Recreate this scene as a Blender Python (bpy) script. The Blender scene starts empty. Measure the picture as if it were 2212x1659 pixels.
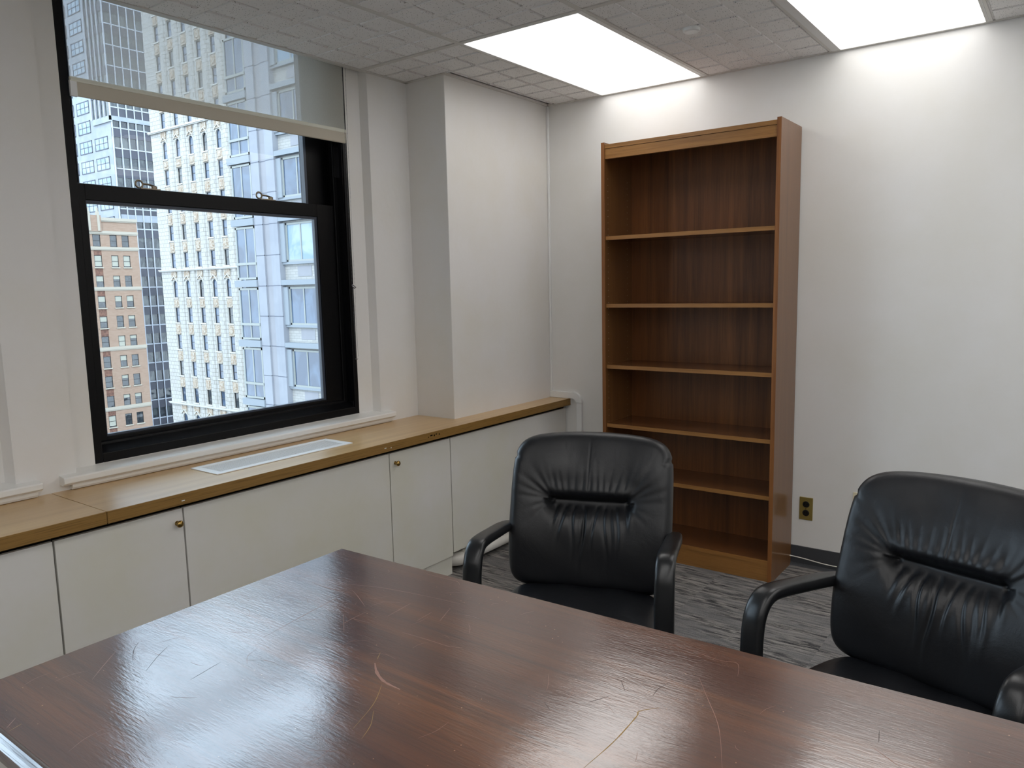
import bpy, math, random
from mathutils import Vector, Matrix
random.seed(7)
S = bpy.context.scene
COL = S.collection
# ---------------------------------------------------------------- camera, world, sun, exposure
cam_d = bpy.data.cameras.new('camera'); cam = bpy.data.objects.new('camera', cam_d); COL.objects.link(cam)
cam_d.sensor_width = 36; cam_d.lens = 1641.858/2212*36; cam_d.clip_start = .05; cam_d.clip_end = 2000
PA, PB, PC = -0.128793, 0.641750, -0.021898
f_ = Vector((-math.sin(PB)*math.cos(PA), math.cos(PB)*math.cos(PA), math.sin(PA)))
r_ = Vector((math.cos(PB), math.sin(PB), 0)); u_ = r_.cross(f_)
r2 = r_*math.cos(PC)+u_*math.sin(PC); u2 = -r_*math.sin(PC)+u_*math.cos(PC)
cam.matrix_world = Matrix(((r2.x,u2.x,-f_.x,2.574254),(r2.y,u2.y,-f_.y,-3.846235),(r2.z,u2.z,-f_.z,1.444841),(0,0,0,1)))
S.camera = cam
S.view_settings.view_transform = 'Standard'; S.view_settings.look = 'None'
S.view_settings.exposure = 0.0; S.view_settings.gamma = 1.0; S.view_settings.use_curve_mapping = False

SKY = 4.8; SUN = 2.2; LAMP = 2.85
w = bpy.data.worlds.new('sky'); S.world = w; w.use_nodes = True
nt = w.node_tree; nt.nodes.clear()
o = nt.nodes.new('ShaderNodeOutputWorld'); b = nt.nodes.new('ShaderNodeBackground')
tc = nt.nodes.new('ShaderNodeTexCoord'); sep = nt.nodes.new('ShaderNodeSeparateXYZ'); cr = nt.nodes.new('ShaderNodeValToRGB')
nt.links.new(tc.outputs['Generated'], sep.inputs[0]); nt.links.new(sep.outputs['Z'], cr.inputs[0])
cr.color_ramp.elements[0].position = 0.0; cr.color_ramp.elements[0].color = (.76,.88,1,1)
cr.color_ramp.elements[1].position = .6; cr.color_ramp.elements[1].color = (.66,.83,1,1)
nt.links.new(cr.outputs[0], b.inputs[0]); b.inputs[1].default_value = SKY
nt.links.new(b.outputs[0], o.inputs[0])
sd = bpy.data.lights.new('sun','SUN'); sd.energy = SUN; sd.angle = math.radians(25); sd.color = (1,.96,.9)
sun = bpy.data.objects.new('sun', sd); COL.objects.link(sun)
sun.rotation_euler = Vector((-.45,.62,-.62)).to_track_quat('-Z','Y').to_euler()

H = 2.481
# ---------------------------------------------------------------- materials
def mat(name, col, rough=.6, spec=.5, metal=0, bump=None, coat=0, coat_rough=.1, coat_ior=1.5, emis=None):
    m = bpy.data.materials.new(name); m.use_nodes = True
    n = m.node_tree; p = n.nodes['Principled BSDF']
    p.inputs['Base Color'].default_value = (*col,1); p.inputs['Roughness'].default_value = rough
    p.inputs['Specular IOR Level'].default_value = spec; p.inputs['Metallic'].default_value = metal
    p.inputs['Coat Weight'].default_value = coat; p.inputs['Coat Roughness'].default_value = coat_rough; p.inputs['Coat IOR'].default_value = coat_ior
    if emis:
        p.inputs['Emission Color'].default_value = (*emis[0],1); p.inputs['Emission Strength'].default_value = emis[1]
    if bump:
        sc, st, dist = bump
        nz = n.nodes.new('ShaderNodeTexNoise'); nz.inputs['Scale'].default_value = sc; nz.inputs['Detail'].default_value = 4
        t = n.nodes.new('ShaderNodeTexCoord'); n.links.new(t.outputs['Object'], nz.inputs['Vector'])
        bp = n.nodes.new('ShaderNodeBump'); bp.inputs['Strength'].default_value = st; bp.inputs['Distance'].default_value = dist
        n.links.new(nz.outputs[0], bp.inputs['Height']); n.links.new(bp.outputs[0], p.inputs['Normal'])
    return m
class NT:
    """small helper for node graphs"""
    def __init__(s, m): s.m = m; s.n = m.node_tree; s.p = s.n.nodes['Principled BSDF']
    def new(s, t, **k):
        x = s.n.nodes.new(t)
        for a, v in k.items():
            if hasattr(x, a) and a not in x.inputs: setattr(x, a, v)
            else: x.inputs[a].default_value = v
        return x
    def link(s, a, b): s.n.links.new(a, b)
    def coords(s, scale=(1,1,1), rot=(0,0,0), kind='Object'):
        t = s.new('ShaderNodeTexCoord'); mp = s.new('ShaderNodeMapping')
        mp.inputs['Scale'].default_value = scale; mp.inputs['Rotation'].default_value = rot
        s.link(t.outputs[kind], mp.inputs[0]); return mp.outputs[0]
    def noise(s, vec, scale, detail=4, rough=.5, dist=0):
        x = s.new('ShaderNodeTexNoise'); x.inputs['Scale'].default_value = scale; x.inputs['Detail'].default_value = detail
        x.inputs['Roughness'].default_value = rough; x.inputs['Distortion'].default_value = dist
        s.link(vec, x.inputs['Vector']); return x.outputs[0]
    def ramp(s, fac, stops):
        x = s.new('ShaderNodeValToRGB'); e = x.color_ramp.elements
        while len(e) < len(stops): e.new(.5)
        for i, (p, c) in enumerate(stops): e[i].position = p; e[i].color = (*c,1)
        s.link(fac, x.inputs[0]); return x.outputs[0]
    def mix(s, fac, a, b, mode='MIX'):
        x = s.new('ShaderNodeMix', data_type='RGBA', blend_type=mode)
        for v, i in ((fac,0),(a,6),(b,7)):
            if hasattr(v,'is_output') or hasattr(v,'links'): s.link(v, x.inputs[i])
            elif isinstance(v, tuple): x.inputs[i].default_value = (*v,1)
            else: x.inputs[i].default_value = v
        return x.outputs[2]
    def math(s, op, a, b=0):
        x = s.new('ShaderNodeMath', operation=op)
        for v, i in ((a,0),(b,1)):
            if hasattr(v,'links'): s.link(v, x.inputs[i])
            else: x.inputs[i].default_value = v
        return x.outputs[0]
    def bump(s, h, strength, dist, normal=None):
        x = s.new('ShaderNodeBump'); x.inputs['Strength'].default_value = strength; x.inputs['Distance'].default_value = dist
        s.link(h, x.inputs['Height'])
        if normal: s.link(normal, x.inputs['Normal'])
        return x.outputs[0]
    def setcol(s, o): s.link(o, s.p.inputs['Base Color'])
    def setrough(s, o): s.link(o, s.p.inputs['Roughness'])
    def setnormal(s, o): s.link(o, s.p.inputs['Normal'])
def srgb(r,g,b):
    f = lambda c: ((c/255+.055)/1.055)**2.4 if c > 10 else c/255/12.92
    return (f(r),f(g),f(b))

M = {}
# painted plaster: white, a little yellowed and scuffed
def paint(name, c1, c2, rough=.5, bumps=.08):
    m = mat(name, c1, rough); t = NT(m); v = t.coords()
    t.setcol(t.mix(t.ramp(t.noise(v, 1.7, 5, .6), [(.42,(0,0,0)),(.72,(1,1,1))]), c1, c2))
    t.setnormal(t.bump(t.noise(v, 38, 4), bumps, .004)); return m
M['wall'] = paint('wall_paint', srgb(233,232,230), srgb(228,226,220), .42)
M['wallw'] = paint('window_wall_paint', srgb(232,230,228), srgb(228,224,215), .45, .12)
M['trim'] = paint('gloss_trim_paint', srgb(236,235,232), srgb(230,227,219), .3, .1)
M['cab'] = paint('cabinet_paint', srgb(228,226,222), srgb(222,219,203), .5, .02)
M['gap'] = mat('gap_shade_and_stain_black', srgb(16,12,11), .9, .1)  # near-black for painted gap shade, outlet slots and real edge stains
M['pipe'] = paint('pipe_paint', srgb(226,224,218), srgb(210,205,195), .35)
M['black'] = mat('black_window_paint', srgb(8,8,10), .38, .22, bump=(30,.1,.003))
M['gloss_black'] = mat('black_gloss_paint', srgb(10,11,15), .18, .5)
M['bead'] = mat('glazing_bead', srgb(58,66,80), .4)
M['plastic_white'] = mat('white_plastic', srgb(240,241,240), .35)
M['brass'] = mat('brass', srgb(168,138,80), .2, metal=1)
M['brass_plate'] = mat('tarnished_brass_plate', srgb(166,148,84), .35, metal=.6, bump=(60,.1,.002))
M['ivory'] = mat('ivory_plastic', srgb(226,216,186), .4)
M['dark_plastic'] = mat('black_plastic', srgb(14,14,14), .4)
M['base_rubber'] = mat('charcoal_rubber', srgb(62,64,68), .45)
M['steel'] = mat('aged_steel', srgb(150,138,120), .35, metal=1)
M['tee'] = mat('ceiling_tee_paint', srgb(215,212,206), .5)
M['cable'] = mat('white_cable', srgb(228,226,214), .45)
M['chrome'] = mat('dull_chrome', srgb(150,150,155), .3, metal=1)
M['lightframe'] = mat('fixture_paint', srgb(225,224,222), .35)
M['diffuser'] = mat('lit_diffuser', (.9,.9,.9), .5, emis=((1,.985,.965), LAMP))

# acoustic tile: pinholes
m = mat('acoustic_tile', srgb(242,240,238), .9, .2); t = NT(m); v = t.coords()
vo = t.new('ShaderNodeTexVoronoi'); vo.inputs['Scale'].default_value = 130; vo.inputs['Randomness'].default_value = 1; t.link(v, vo.inputs['Vector'])
gate = t.ramp(t.noise(v, 75, 2), [(.44,(0,0,0)),(.50,(1,1,1))])
hole = t.mix(1.0, t.ramp(vo.outputs['Distance'], [(.15,(1,1,1)),(.22,(0,0,0))]), gate, 'MULTIPLY')
t.setcol(t.mix(hole, srgb(242,240,238), srgb(70,66,62)))
t.setnormal(t.bump(hole, .6, -.004)); M['tile'] = m
# wood generator ; axis = grain direction
def wood(name, dark, mid, light, axis='x', scale=1.0, rough=.4, coat=0, coat_rough=.15, coat_ior=1.5, spec=.5, bumpy=.05, pore=.5):
    m = mat(name, mid, rough, spec, coat=coat, coat_rough=coat_rough, coat_ior=coat_ior); t = NT(m)
    k = {'x':(1.1,26,26),'y':(26,1.1,26),'z':(26,26,1.1)}[axis]; k = tuple(a*scale for a in k)
    kf = {'x':(5,240,240),'y':(240,5,240),'z':(240,240,5)}[axis]; kf = tuple(a*scale for a in kf)
    v = t.coords(k); n1 = t.noise(v, 1, 5, .6, .3); n2 = t.noise(t.coords(kf), 1, 3, .6)
    big = t.noise(t.coords(tuple(a*.22 for a in k)), 1, 3, .5, .2)
    c = t.mix(t.ramp(n1, [(.3,(0,0,0)),(.7,(1,1,1))]), dark, light)
    c = t.mix(t.ramp(big, [(.35,(0,0,0)),(.65,(1,1,1))]), c, mid)
    c = t.mix(t.math('MULTIPLY', t.ramp(n2, [(.5,(0,0,0)),(.68,(1,1,1))]), pore), c, dark)
    t.setcol(c); nn = t.bump(n2, bumpy, .002); t.setnormal(nn)
    t.link(nn, t.p.inputs['Coat Normal'])
    return m
M['oak_top'] = wood('oak_laminate_top', srgb(182,142,88), srgb(204,168,116), srgb(214,182,132), 'y', 1, .34, pore=.25, coat=.5, coat_rough=.3)
M['oak_edge'] = wood('oak_edge', srgb(104,76,30), srgb(146,110,54), srgb(166,130,70), 'y', 1.3, .5, pore=.7)
walnut = dict(dark=srgb(70,39,17), mid=srgb(116,70,34), light=srgb(134,84,42))
M['case_z'] = wood('walnut_vertical', **walnut, axis='z', rough=.38, pore=.35)
M['case_side'] = wood('walnut_side', srgb(80,48,22), srgb(112,74,38), srgb(126,86,46), 'z', rough=.35, coat=.3, coat_rough=.08, pore=.2)
M['case_x'] = wood('walnut_shelf', srgb(78,46,24), srgb(108,66,36), srgb(122,78,44), 'x', rough=.25, coat=.6, coat_rough=.12, pore=.2)
M['case_edge'] = wood('oak_banding', srgb(114,76,32), srgb(154,106,52), srgb(170,122,66), 'x', 1.5, rough=.45, pore=.5)
M['case_edge_z'] = wood('oak_banding_vertical', srgb(104,60,26), srgb(138,86,40), srgb(154,100,50), 'z', 1.5, rough=.45, pore=.4)
M['mahogany'] = wood('worn_mahogany_varnish', srgb(32,13,7), srgb(74,34,17), srgb(134,78,34), 'x', 1, .4, coat=1, coat_rough=.17, coat_ior=2.2, bumpy=.25, pore=.35)
t = NT(M['mahogany'])   # pale chips and specks, varnish ripple
base = t.p.inputs['Base Color'].links[0].from_socket
v = t.coords((60,60,60)); vo = t.new('ShaderNodeTexVoronoi'); vo.inputs['Scale'].default_value = 1; t.link(v, vo.inputs['Vector'])
spk = t.ramp(vo.outputs['Distance'], [(.055,(1,1,1)),(.09,(0,0,0))])
gate = t.ramp(t.noise(t.coords(), 9, 3, .6), [(.5,(0,0,0)),(.62,(1,1,1))])
spk = t.mix(1.0, spk, gate, 'MULTIPLY')
t.setcol(t.mix(spk, base, srgb(176,128,92)))
rip = t.noise(t.coords((40,220,40)), 1, 3, .6); bl = t.noise(t.coords((7,16,7)), 1, 2)
nn = t.bump(rip, .16, .0016); nn = t.bump(bl, .10, .004, nn); t.link(nn, t.p.inputs['Coat Normal']); t.setnormal(nn)
t.link(t.ramp(t.noise(t.coords((3,9,3)),1,4,.6), [(.3,(.09,)*3),(.75,(.19,)*3)]), t.p.inputs['Coat Roughness'])
M['mahogany_edge'] = wood('mahogany_edge', srgb(30,13,9), srgb(58,26,18), srgb(78,38,24), 'x', 1, .35, coat=1, coat_rough=.14, coat_ior=2.4, bumpy=.2, pore=.3)
M['scratch'] = mat('pale_scratch', srgb(150,112,98), .6)
M['scratch_gold'] = mat('golden_scratch', srgb(150,118,62), .6)
M['scratch_dark'] = mat('dark_scratch', srgb(44,22,16), .6)
# leather
m = mat('black_leather', srgb(15,16,20), .4, .5); t = NT(m); v = t.coords()
vo = t.new('ShaderNodeTexVoronoi', feature='DISTANCE_TO_EDGE'); vo.inputs['Scale'].default_value = 260; t.link(v, vo.inputs['Vector'])
cr_ = t.noise(v, 16, 5, .65, 1.2)
nn = t.bump(vo.outputs[0], .12, .0008); nn = t.bump(cr_, .22, .004, nn); t.setnormal(nn)
t.setrough(t.ramp(t.noise(v, 9, 4), [(.3,(.35,)*3),(.7,(.46,)*3)])); M['leather'] = m
m = mat('black_urethane', srgb(22,23,25), .3, .5); t = NT(m); v = t.coords()
vo = t.new('ShaderNodeTexVoronoi'); vo.inputs['Scale'].default_value = 420; t.link(v, vo.inputs['Vector'])
t.setnormal(t.bump(vo.outputs['Distance'], .1, .0006)); M['urethane'] = m
# carpet tiles: streaky charcoal
m = mat('streaky_carpet', srgb(70,70,74), .95, .1); t = NT(m)
tcx = t.new('ShaderNodeTexCoord'); sp = t.new('ShaderNodeSeparateXYZ'); t.link(tcx.outputs['Object'], sp.inputs[0])
tx = t.math('FLOOR', t.math('DIVIDE', sp.outputs[0], .61)); ty = t.math('FLOOR', t.math('DIVIDE', sp.outputs[1], .61))
off = t.math('ADD', t.math('MULTIPLY', tx, 17.3), t.math('MULTIPLY', ty, 7.9))
cb = t.new('ShaderNodeCombineXYZ'); t.link(t.math('MULTIPLY', sp.outputs[0], 9), cb.inputs[0]); t.link(t.math('MULTIPLY', sp.outputs[1], 70), cb.inputs[1]); t.link(off, cb.inputs[2])
st = t.noise(cb.outputs[0], 1, 5, .65, .4)
cb2 = t.new('ShaderNodeCombineXYZ'); t.link(t.math('MULTIPLY', sp.outputs[0], 3.5), cb2.inputs[0]); t.link(t.math('MULTIPLY', sp.outputs[1], 14), cb2.inputs[1]); t.link(off, cb2.inputs[2])
bg_ = t.noise(cb2.outputs[0], 1, 3, .5)
fz = t.noise(t.coords((260,260,260)), 1, 2)
c = t.mix(t.ramp(st, [(.42,(0,0,0)),(.58,(1,1,1))]), srgb(36,38,44), srgb(168,162,156))
c = t.mix(t.ramp(bg_, [(.40,(0,0,0)),(.60,(.75,.75,.75))]), c, srgb(128,126,126))
c = t.mix(.3, c, t.ramp(fz, [(.3,srgb(30,30,34)),(.7,srgb(150,146,142))]))
t.setcol(c); t.setnormal(t.bump(fz, .8, .006)); M['carpet'] = m
# glass: mostly clear, thin reflection
def glass(name, tint, refl):
    m = bpy.data.materials.new(name); m.use_nodes = True; n = m.node_tree; n.nodes.clear()
    out = n.nodes.new('ShaderNodeOutputMaterial'); mx = n.nodes.new('ShaderNodeMixShader'); tr = n.nodes.new('ShaderNodeBsdfTransparent'); gl = n.nodes.new('ShaderNodeBsdfGlossy')
    fr = n.nodes.new('ShaderNodeFresnel'); fr.inputs[0].default_value = refl
    tr.inputs[0].default_value = (*tint,1); gl.inputs['Roughness'].default_value = .02
    n.links.new(fr.outputs[0], mx.inputs[0]); n.links.new(tr.outputs[0], mx.inputs[1]); n.links.new(gl.outputs[0], mx.inputs[2]); n.links.new(mx.outputs[0], out.inputs[0])
    return m
M['glass'] = glass('clear_glass', (.95,.975,.985), 1.25)
# sun-screen blind cloth: open weave lets part of the view through
m = bpy.data.materials.new('screen_cloth'); m.use_nodes = True; n = m.node_tree; n.nodes.clear()
out = n.nodes.new('ShaderNodeOutputMaterial'); mx = n.nodes.new('ShaderNodeMixShader'); tr = n.nodes.new('ShaderNodeBsdfTransparent'); tr.inputs[0].default_value = (.97,.98,1,1)
df = n.nodes.new('ShaderNodeBsdfDiffuse'); df.inputs[0].default_value = (*srgb(222,222,212),1); tl = n.nodes.new('ShaderNodeBsdfTranslucent'); tl.inputs[0].default_value = (*srgb(200,200,194),1)
ad = n.nodes.new('ShaderNodeMixShader'); ad.inputs[0].default_value = .14
n.links.new(df.outputs[0], ad.inputs[1]); n.links.new(tl.outputs[0], ad.inputs[2])
tcn = n.nodes.new('ShaderNodeTexCoord'); wv = n.nodes.new('ShaderNodeTexNoise'); wv.inputs['Scale'].default_value = 500; n.links.new(tcn.outputs['Object'], wv.inputs['Vector'])
mr = n.nodes.new('ShaderNodeMapRange'); mr.inputs['From Min'].default_value = .3; mr.inputs['From Max'].default_value = .7; mr.inputs['To Min'].default_value = .63; mr.inputs['To Max'].default_value = .71
n.links.new(wv.outputs[0], mr.inputs[0]); n.links.new(mr.outputs[0], mx.inputs[0])
n.links.new(tr.outputs[0], mx.inputs[1]); n.links.new(ad.outputs[0], mx.inputs[2]); n.links.new(mx.outputs[0], out.inputs[0]); M['screen'] = m
M['hem'] = mat('hem_cloth', srgb(206,198,182), .7, .3, bump=(300,.3,.001))
M['hem_rail'] = mat('hem_rail', srgb(232,232,218), .35)
# ---- city materials
def stone(r,g,b): return tuple(c*.42 for c in srgb(r,g,b))
def blocks(name, c1, c2, mortar, bw, bh, axis, ms=.03, rough=.7, nz=.0):
    m = mat(name, c1, rough, .3); t = NT(m); tcx = t.new('ShaderNodeTexCoord'); sp = t.new('ShaderNodeSeparateXYZ'); t.link(tcx.outputs['Object'], sp.inputs[0])
    cb = t.new('ShaderNodeCombineXYZ'); t.link(sp.outputs[0 if axis=='x' else 1], cb.inputs[0]); t.link(sp.outputs[2], cb.inputs[1])
    bt = t.new('ShaderNodeTexBrick'); t.link(cb.outputs[0], bt.inputs['Vector']); bt.inputs['Scale'].default_value = 1
    bt.inputs['Color1'].default_value = (*c1,1); bt.inputs['Color2'].default_value = (*c2,1); bt.inputs['Mortar'].default_value = (*mortar,1)
    bt.inputs['Brick Width'].default_value = bw; bt.inputs['Row Height'].default_value = bh; bt.inputs['Mortar Size'].default_value = ms
    c = bt.outputs['Color']
    if nz: c = t.mix(t.math('MULTIPLY', t.noise(t.coords((1,1,.5)), .8, 5, .7), nz), c, mortar)
    t.setcol(c); return m
M['terra'] = blocks('white_glazed_block', stone(238,237,233), stone(226,224,218), stone(150,145,134), .62, .46, 'x', .02, .45, .22)
def mottled(name, c1, c2, sc, rough=.7):
    m = mat(name, c1, rough, .3); t = NT(m)
    t.setcol(t.mix(t.ramp(t.noise(t.coords(), sc, 4, .6), [(.42,(0,0,0)),(.58,(1,1,1))]), c1, c2)); return m
M['ornament'] = mottled('tan_ornament', stone(238,228,212), stone(204,180,156), 5.5)
M['terra_orn'] = mottled('cream_relief', stone(244,238,226), stone(200,180,148), 4)
M['terra_trim'] = mat('cream_trim', stone(244,242,234), .5)
M['brick'] = blocks('tan_brick', stone(220,188,164), stone(204,168,144), stone(212,184,164), .5, .16, 'y', .012, .85, .35)
M['brick_side'] = blocks('tan_brick_side', stone(220,188,164), stone(204,168,144), stone(212,184,164), .5, .16, 'x', .012, .85, .35)
M['limestone'] = mat('limestone', stone(232,222,204), .8)
M['stripe'] = mottled('striped_spandrel', stone(176,130,110), stone(138,100,88), 3)
M['greyconc'] = mottled('pale_grey_panel', stone(192,197,207), stone(184,189,200), .8)
M['greyconc_dark'] = mottled('grey_panel_recess', stone(190,192,200), stone(184,186,194), .8)
M['greybrick'] = blocks('pale_grey_brick', stone(222,222,218), stone(208,208,206), stone(190,190,188), .4, .13, 'x', .012, .8)
M['greyframe'] = mat('grey_green_frame', stone(186,192,188), .5)
M['ledge'] = mat('grey_ledge', stone(174,184,194), .7)
M['joint'] = mat('dark_joint', stone(120,126,142), .8)
M['mullion'] = mat('white_mullion', stone(226,232,244), .4)
M['spandrel'] = mottled('blue_grey_spandrel', stone(82,84,98), stone(96,98,112), .15, .3)
M['concrete'] = mottled('pale_concrete', stone(208,216,226), stone(194,204,216), .5)
def winglass(name, c1, c2, sc, ior=1.7):
    m = mat(name, c1, .06); m.node_tree.nodes['Principled BSDF'].inputs['IOR'].default_value = ior; t = NT(m)
    t.setcol(t.mix(t.ramp(t.noise(t.coords((1,1,.6)), sc, 3, .6, 1.5), [(.45,(0,0,0)),(.6,(1,1,1))]), c1, c2))
    t.setnormal(t.bump(t.noise(t.coords(), .35, 2), .25, .25)); return m
M['pane_sky'] = winglass('sky_tinted_window_glass', stone(66,88,118), stone(92,118,150), .6, 1.7)  # the blue of the reflected sky is put into the pane colour
M['pane_dark'] = winglass('dark_window_glass', stone(34,42,50), stone(66,76,82), .9)
M['pane_tower'] = winglass('tower_glass', stone(44,54,66), stone(98,108,110), .5, 1.6)
M['pane_light'] = winglass('pale_sky_tinted_glass', stone(150,182,208), stone(190,212,228), .5, 1.5)  # paler sky reflection, also put into the pane colour
M['winframe'] = mat('dark_sash', stone(58,56,58), .5)
M['winblind'] = mat('cream_roller_blind', stone(222,222,206), .8)
M['asphalt'] = mat('asphalt', stone(90,90,92), .9)

# ---------------------------------------------------------------- mesh helpers
WORLD = set()   # things whose parts are given in room coordinates
class MB:
    def __init__(s): s.v = []; s.f = []; s.mi = []; s.cur = 0
    def add(s, vs, fs):
        k = len(s.v); s.v += [tuple(v) for v in vs]; s.f += [tuple(i+k for i in f) for f in fs]; s.mi += [s.cur]*len(fs)
    def box(s, x0,x1,y0,y1,z0,z1):
        if x0>x1: x0,x1=x1,x0
        if y0>y1: y0,y1=y1,y0
        if z0>z1: z0,z1=z1,z0
        s.add([(x0,y0,z0),(x1,y0,z0),(x1,y1,z0),(x0,y1,z0),(x0,y0,z1),(x1,y0,z1),(x1,y1,z1),(x0,y1,z1)],
              [(0,3,2,1),(4,5,6,7),(0,1,5,4),(1,2,6,5),(2,3,7,6),(3,0,4,7)]); return s
    def prism(s, poly, a0, a1, plane='xy'):
        # extrude a polygon; plane 'xy' along z, 'xz' along y, 'yz' along x
        n = len(poly)
        P = {'xy':lambda p,a:(p[0],p[1],a),'xz':lambda p,a:(p[0],a,p[1]),'yz':lambda p,a:(a,p[0],p[1])}[plane]
        s.add([P(p,a0) for p in poly]+[P(p,a1) for p in poly],
              [tuple(range(n))[::-1], tuple(range(n,2*n))]+[(i,(i+1)%n,(i+1)%n+n,i+n) for i in range(n)]); return s
    def tube(s, pts, r, seg=10, closed_ends=True, rx=None, up=(0,0,1), power=2):
        # sweep an (r x rx) superellipse along pts
        rx = rx or r; pts = [Vector(p) for p in pts]; rings = []; up = Vector(up)
        for i, p in enumerate(pts):
            a = pts[max(i-1,0)]; b = pts[min(i+1,len(pts)-1)]; d = (b-a).normalized()
            n1 = d.cross(up)
            if n1.length < 1e-4: n1 = d.cross(Vector((1,0,0)))
            n1.normalize(); n2 = n1.cross(d).normalized(); ring = []
            for k in range(seg):
                t = 2*math.pi*k/seg; c, q = math.cos(t), math.sin(t)
                c = math.copysign(abs(c)**(2/power), c); q = math.copysign(abs(q)**(2/power), q)
                ring.append(p+n1*c*rx+n2*q*r)
            rings.append(ring)
        V = [v for g in rings for v in g]; F = []
        for i in range(len(pts)-1):
            for k in range(seg): F.append((i*seg+k, i*seg+(k+1)%seg, (i+1)*seg+(k+1)%seg, (i+1)*seg+k))
        if closed_ends: F.append(tuple(range(seg))[::-1]); F.append(tuple(range((len(pts)-1)*seg, len(pts)*seg)))
        s.add(V, F); return s
    def lathe(s, prof, seg, o=(0,0,0), axis='z'):
        V = []; F = []; n = len(prof)
        for k in range(seg):
            t = 2*math.pi*k/seg
            for r, h in prof:
                a, b = r*math.cos(t), r*math.sin(t)
                p = {'z':(a,b,h),'x':(h,a,b),'y':(a,h,b)}[axis]; V.append((p[0]+o[0],p[1]+o[1],p[2]+o[2]))
        for k in range(seg):
            for i in range(n-1):
                a = k*n+i; b2 = ((k+1)%seg)*n+i; F.append((a, b2, b2+1, a+1))
        s.add(V, F); return s
    def build(s, name, m, parent=None, smooth=False, bevel=0, loc=None, segs=2):
        me = bpy.data.meshes.new(name); me.from_pydata(s.v, [], s.f); me.update()
        ms = m if isinstance(m, (list,tuple)) else [m]
        for x in ms: me.materials.append(M[x] if isinstance(x,str) else x)
        if any(s.mi): me.polygons.foreach_set('material_index', s.mi)
        import bmesh
        bm = bmesh.new(); bm.from_mesh(me); bmesh.ops.recalc_face_normals(bm, faces=bm.faces); bm.to_mesh(me); bm.free()
        if smooth: me.polygons.foreach_set('use_smooth', [True]*len(me.polygons))
        o = bpy.data.objects.new(name, me); COL.objects.link(o)
        if parent is not None:
            o.parent = parent
            if parent.name in WORLD: o.location = -parent.location
        if loc is not None: o.location = loc
        if bevel:
            b = o.modifiers.new('bevel','BEVEL'); b.width = bevel; b.segments = segs; b.limit_method = 'ANGLE'; b.angle_limit = math.radians(40)
        return o
def thing(name, label, cat, loc=(0,0,0), rz=0, group=None):
    o = bpy.data.objects.new(name, None); COL.objects.link(o); o.empty_display_size = .1
    o.location = loc; o.rotation_euler = (0,0,rz); o['label'] = label; o['category'] = cat
    if group: o['group'] = group
    return o
def wthing(name, label, cat, loc, group=None):
    o = thing(name, label, cat, loc, 0, group); WORLD.add(o.name); return o
def sthing(name, loc):
    o = bpy.data.objects.new(name, None); COL.objects.link(o); o.location = loc; o['kind'] = 'structure'; WORLD.add(o.name); return o
def tag(o, label, cat, group=None):
    o['label'] = label; o['category'] = cat
    if group: o['group'] = group
    return o
def struct(o): o['kind'] = 'structure'; return o
def box(name, m, parent, *c, bevel=0): return MB().box(*c).build(name, m, parent, bevel=bevel)
def copy_thing(src, **kw):
    def rec(o, par):
        c = o.copy(); COL.objects.link(c); c.parent = par
        for ch in [x for x in COL.objects if x.parent is o]: rec(ch, c)
        return c
    return rec(src, None)
# ================================================================ THE ROOM
XR, YF = 5.3, -6.45          # far right wall and the wall behind the camera
WX = -.26                    # plaster face of the window wall
struct(box('floor', 'carpet', None, -.6, XR+.1, YF-.1, .12, -.12, 0))
bk = struct(box('wall_back', 'wall', None, -.6, XR+.1, 0, .12, 0, 2.75))
struct(box('wall_right', 'wall', None, XR, XR+.12, YF, 0, 0, 2.75))
struct(box('wall_front', 'wall', None, -.6, XR+.1, YF-.12, YF, 0, 2.75))
# window wall: piers between the windows, breast below, head above, corner column
wins = [(-2.572, -1.285), (-4.247, -2.960), (-5.922, -4.635)]
mb = MB()
edges = [(YF, wins[2][0]), (wins[2][1], wins[1][0]), (wins[1][1], wins[0][0]), (wins[0][1], -.905)]
for i, (a, b) in enumerate(edges):
    p = []
    lo, hi = a, b
    # lower end (starts at a window's right frame unless it is the room corner)
    if i == 0: p += [(-.5, lo), (WX, lo)]
    else: p += [(-.5, lo), (-.30, lo), (-.30, lo+.092), (WX, lo+.11)]
    if i == 3: p += [(WX, hi), (-.5, hi)]
    else: p += [(WX, hi-.085), (-.30, hi-.07), (-.30, hi), (-.5, hi)]
    mb.prism(p, .78, 2.75)
mb.box(-.5, WX, YF, -.905, 0, .78)
for (a,b) in wins: mb.box(-.5, -.301, a, b, .7801, .826)
for (a,b) in wins: mb.box(-.5, -.31, a, b, 2.62, 2.75)
struct(mb.build('wall_left', 'wallw', None))
col = struct(MB().box(-.5, 0, -.905, 0, 0, 2.75).build('wall_left_column', 'wallw', None, bevel=.003))
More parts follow.
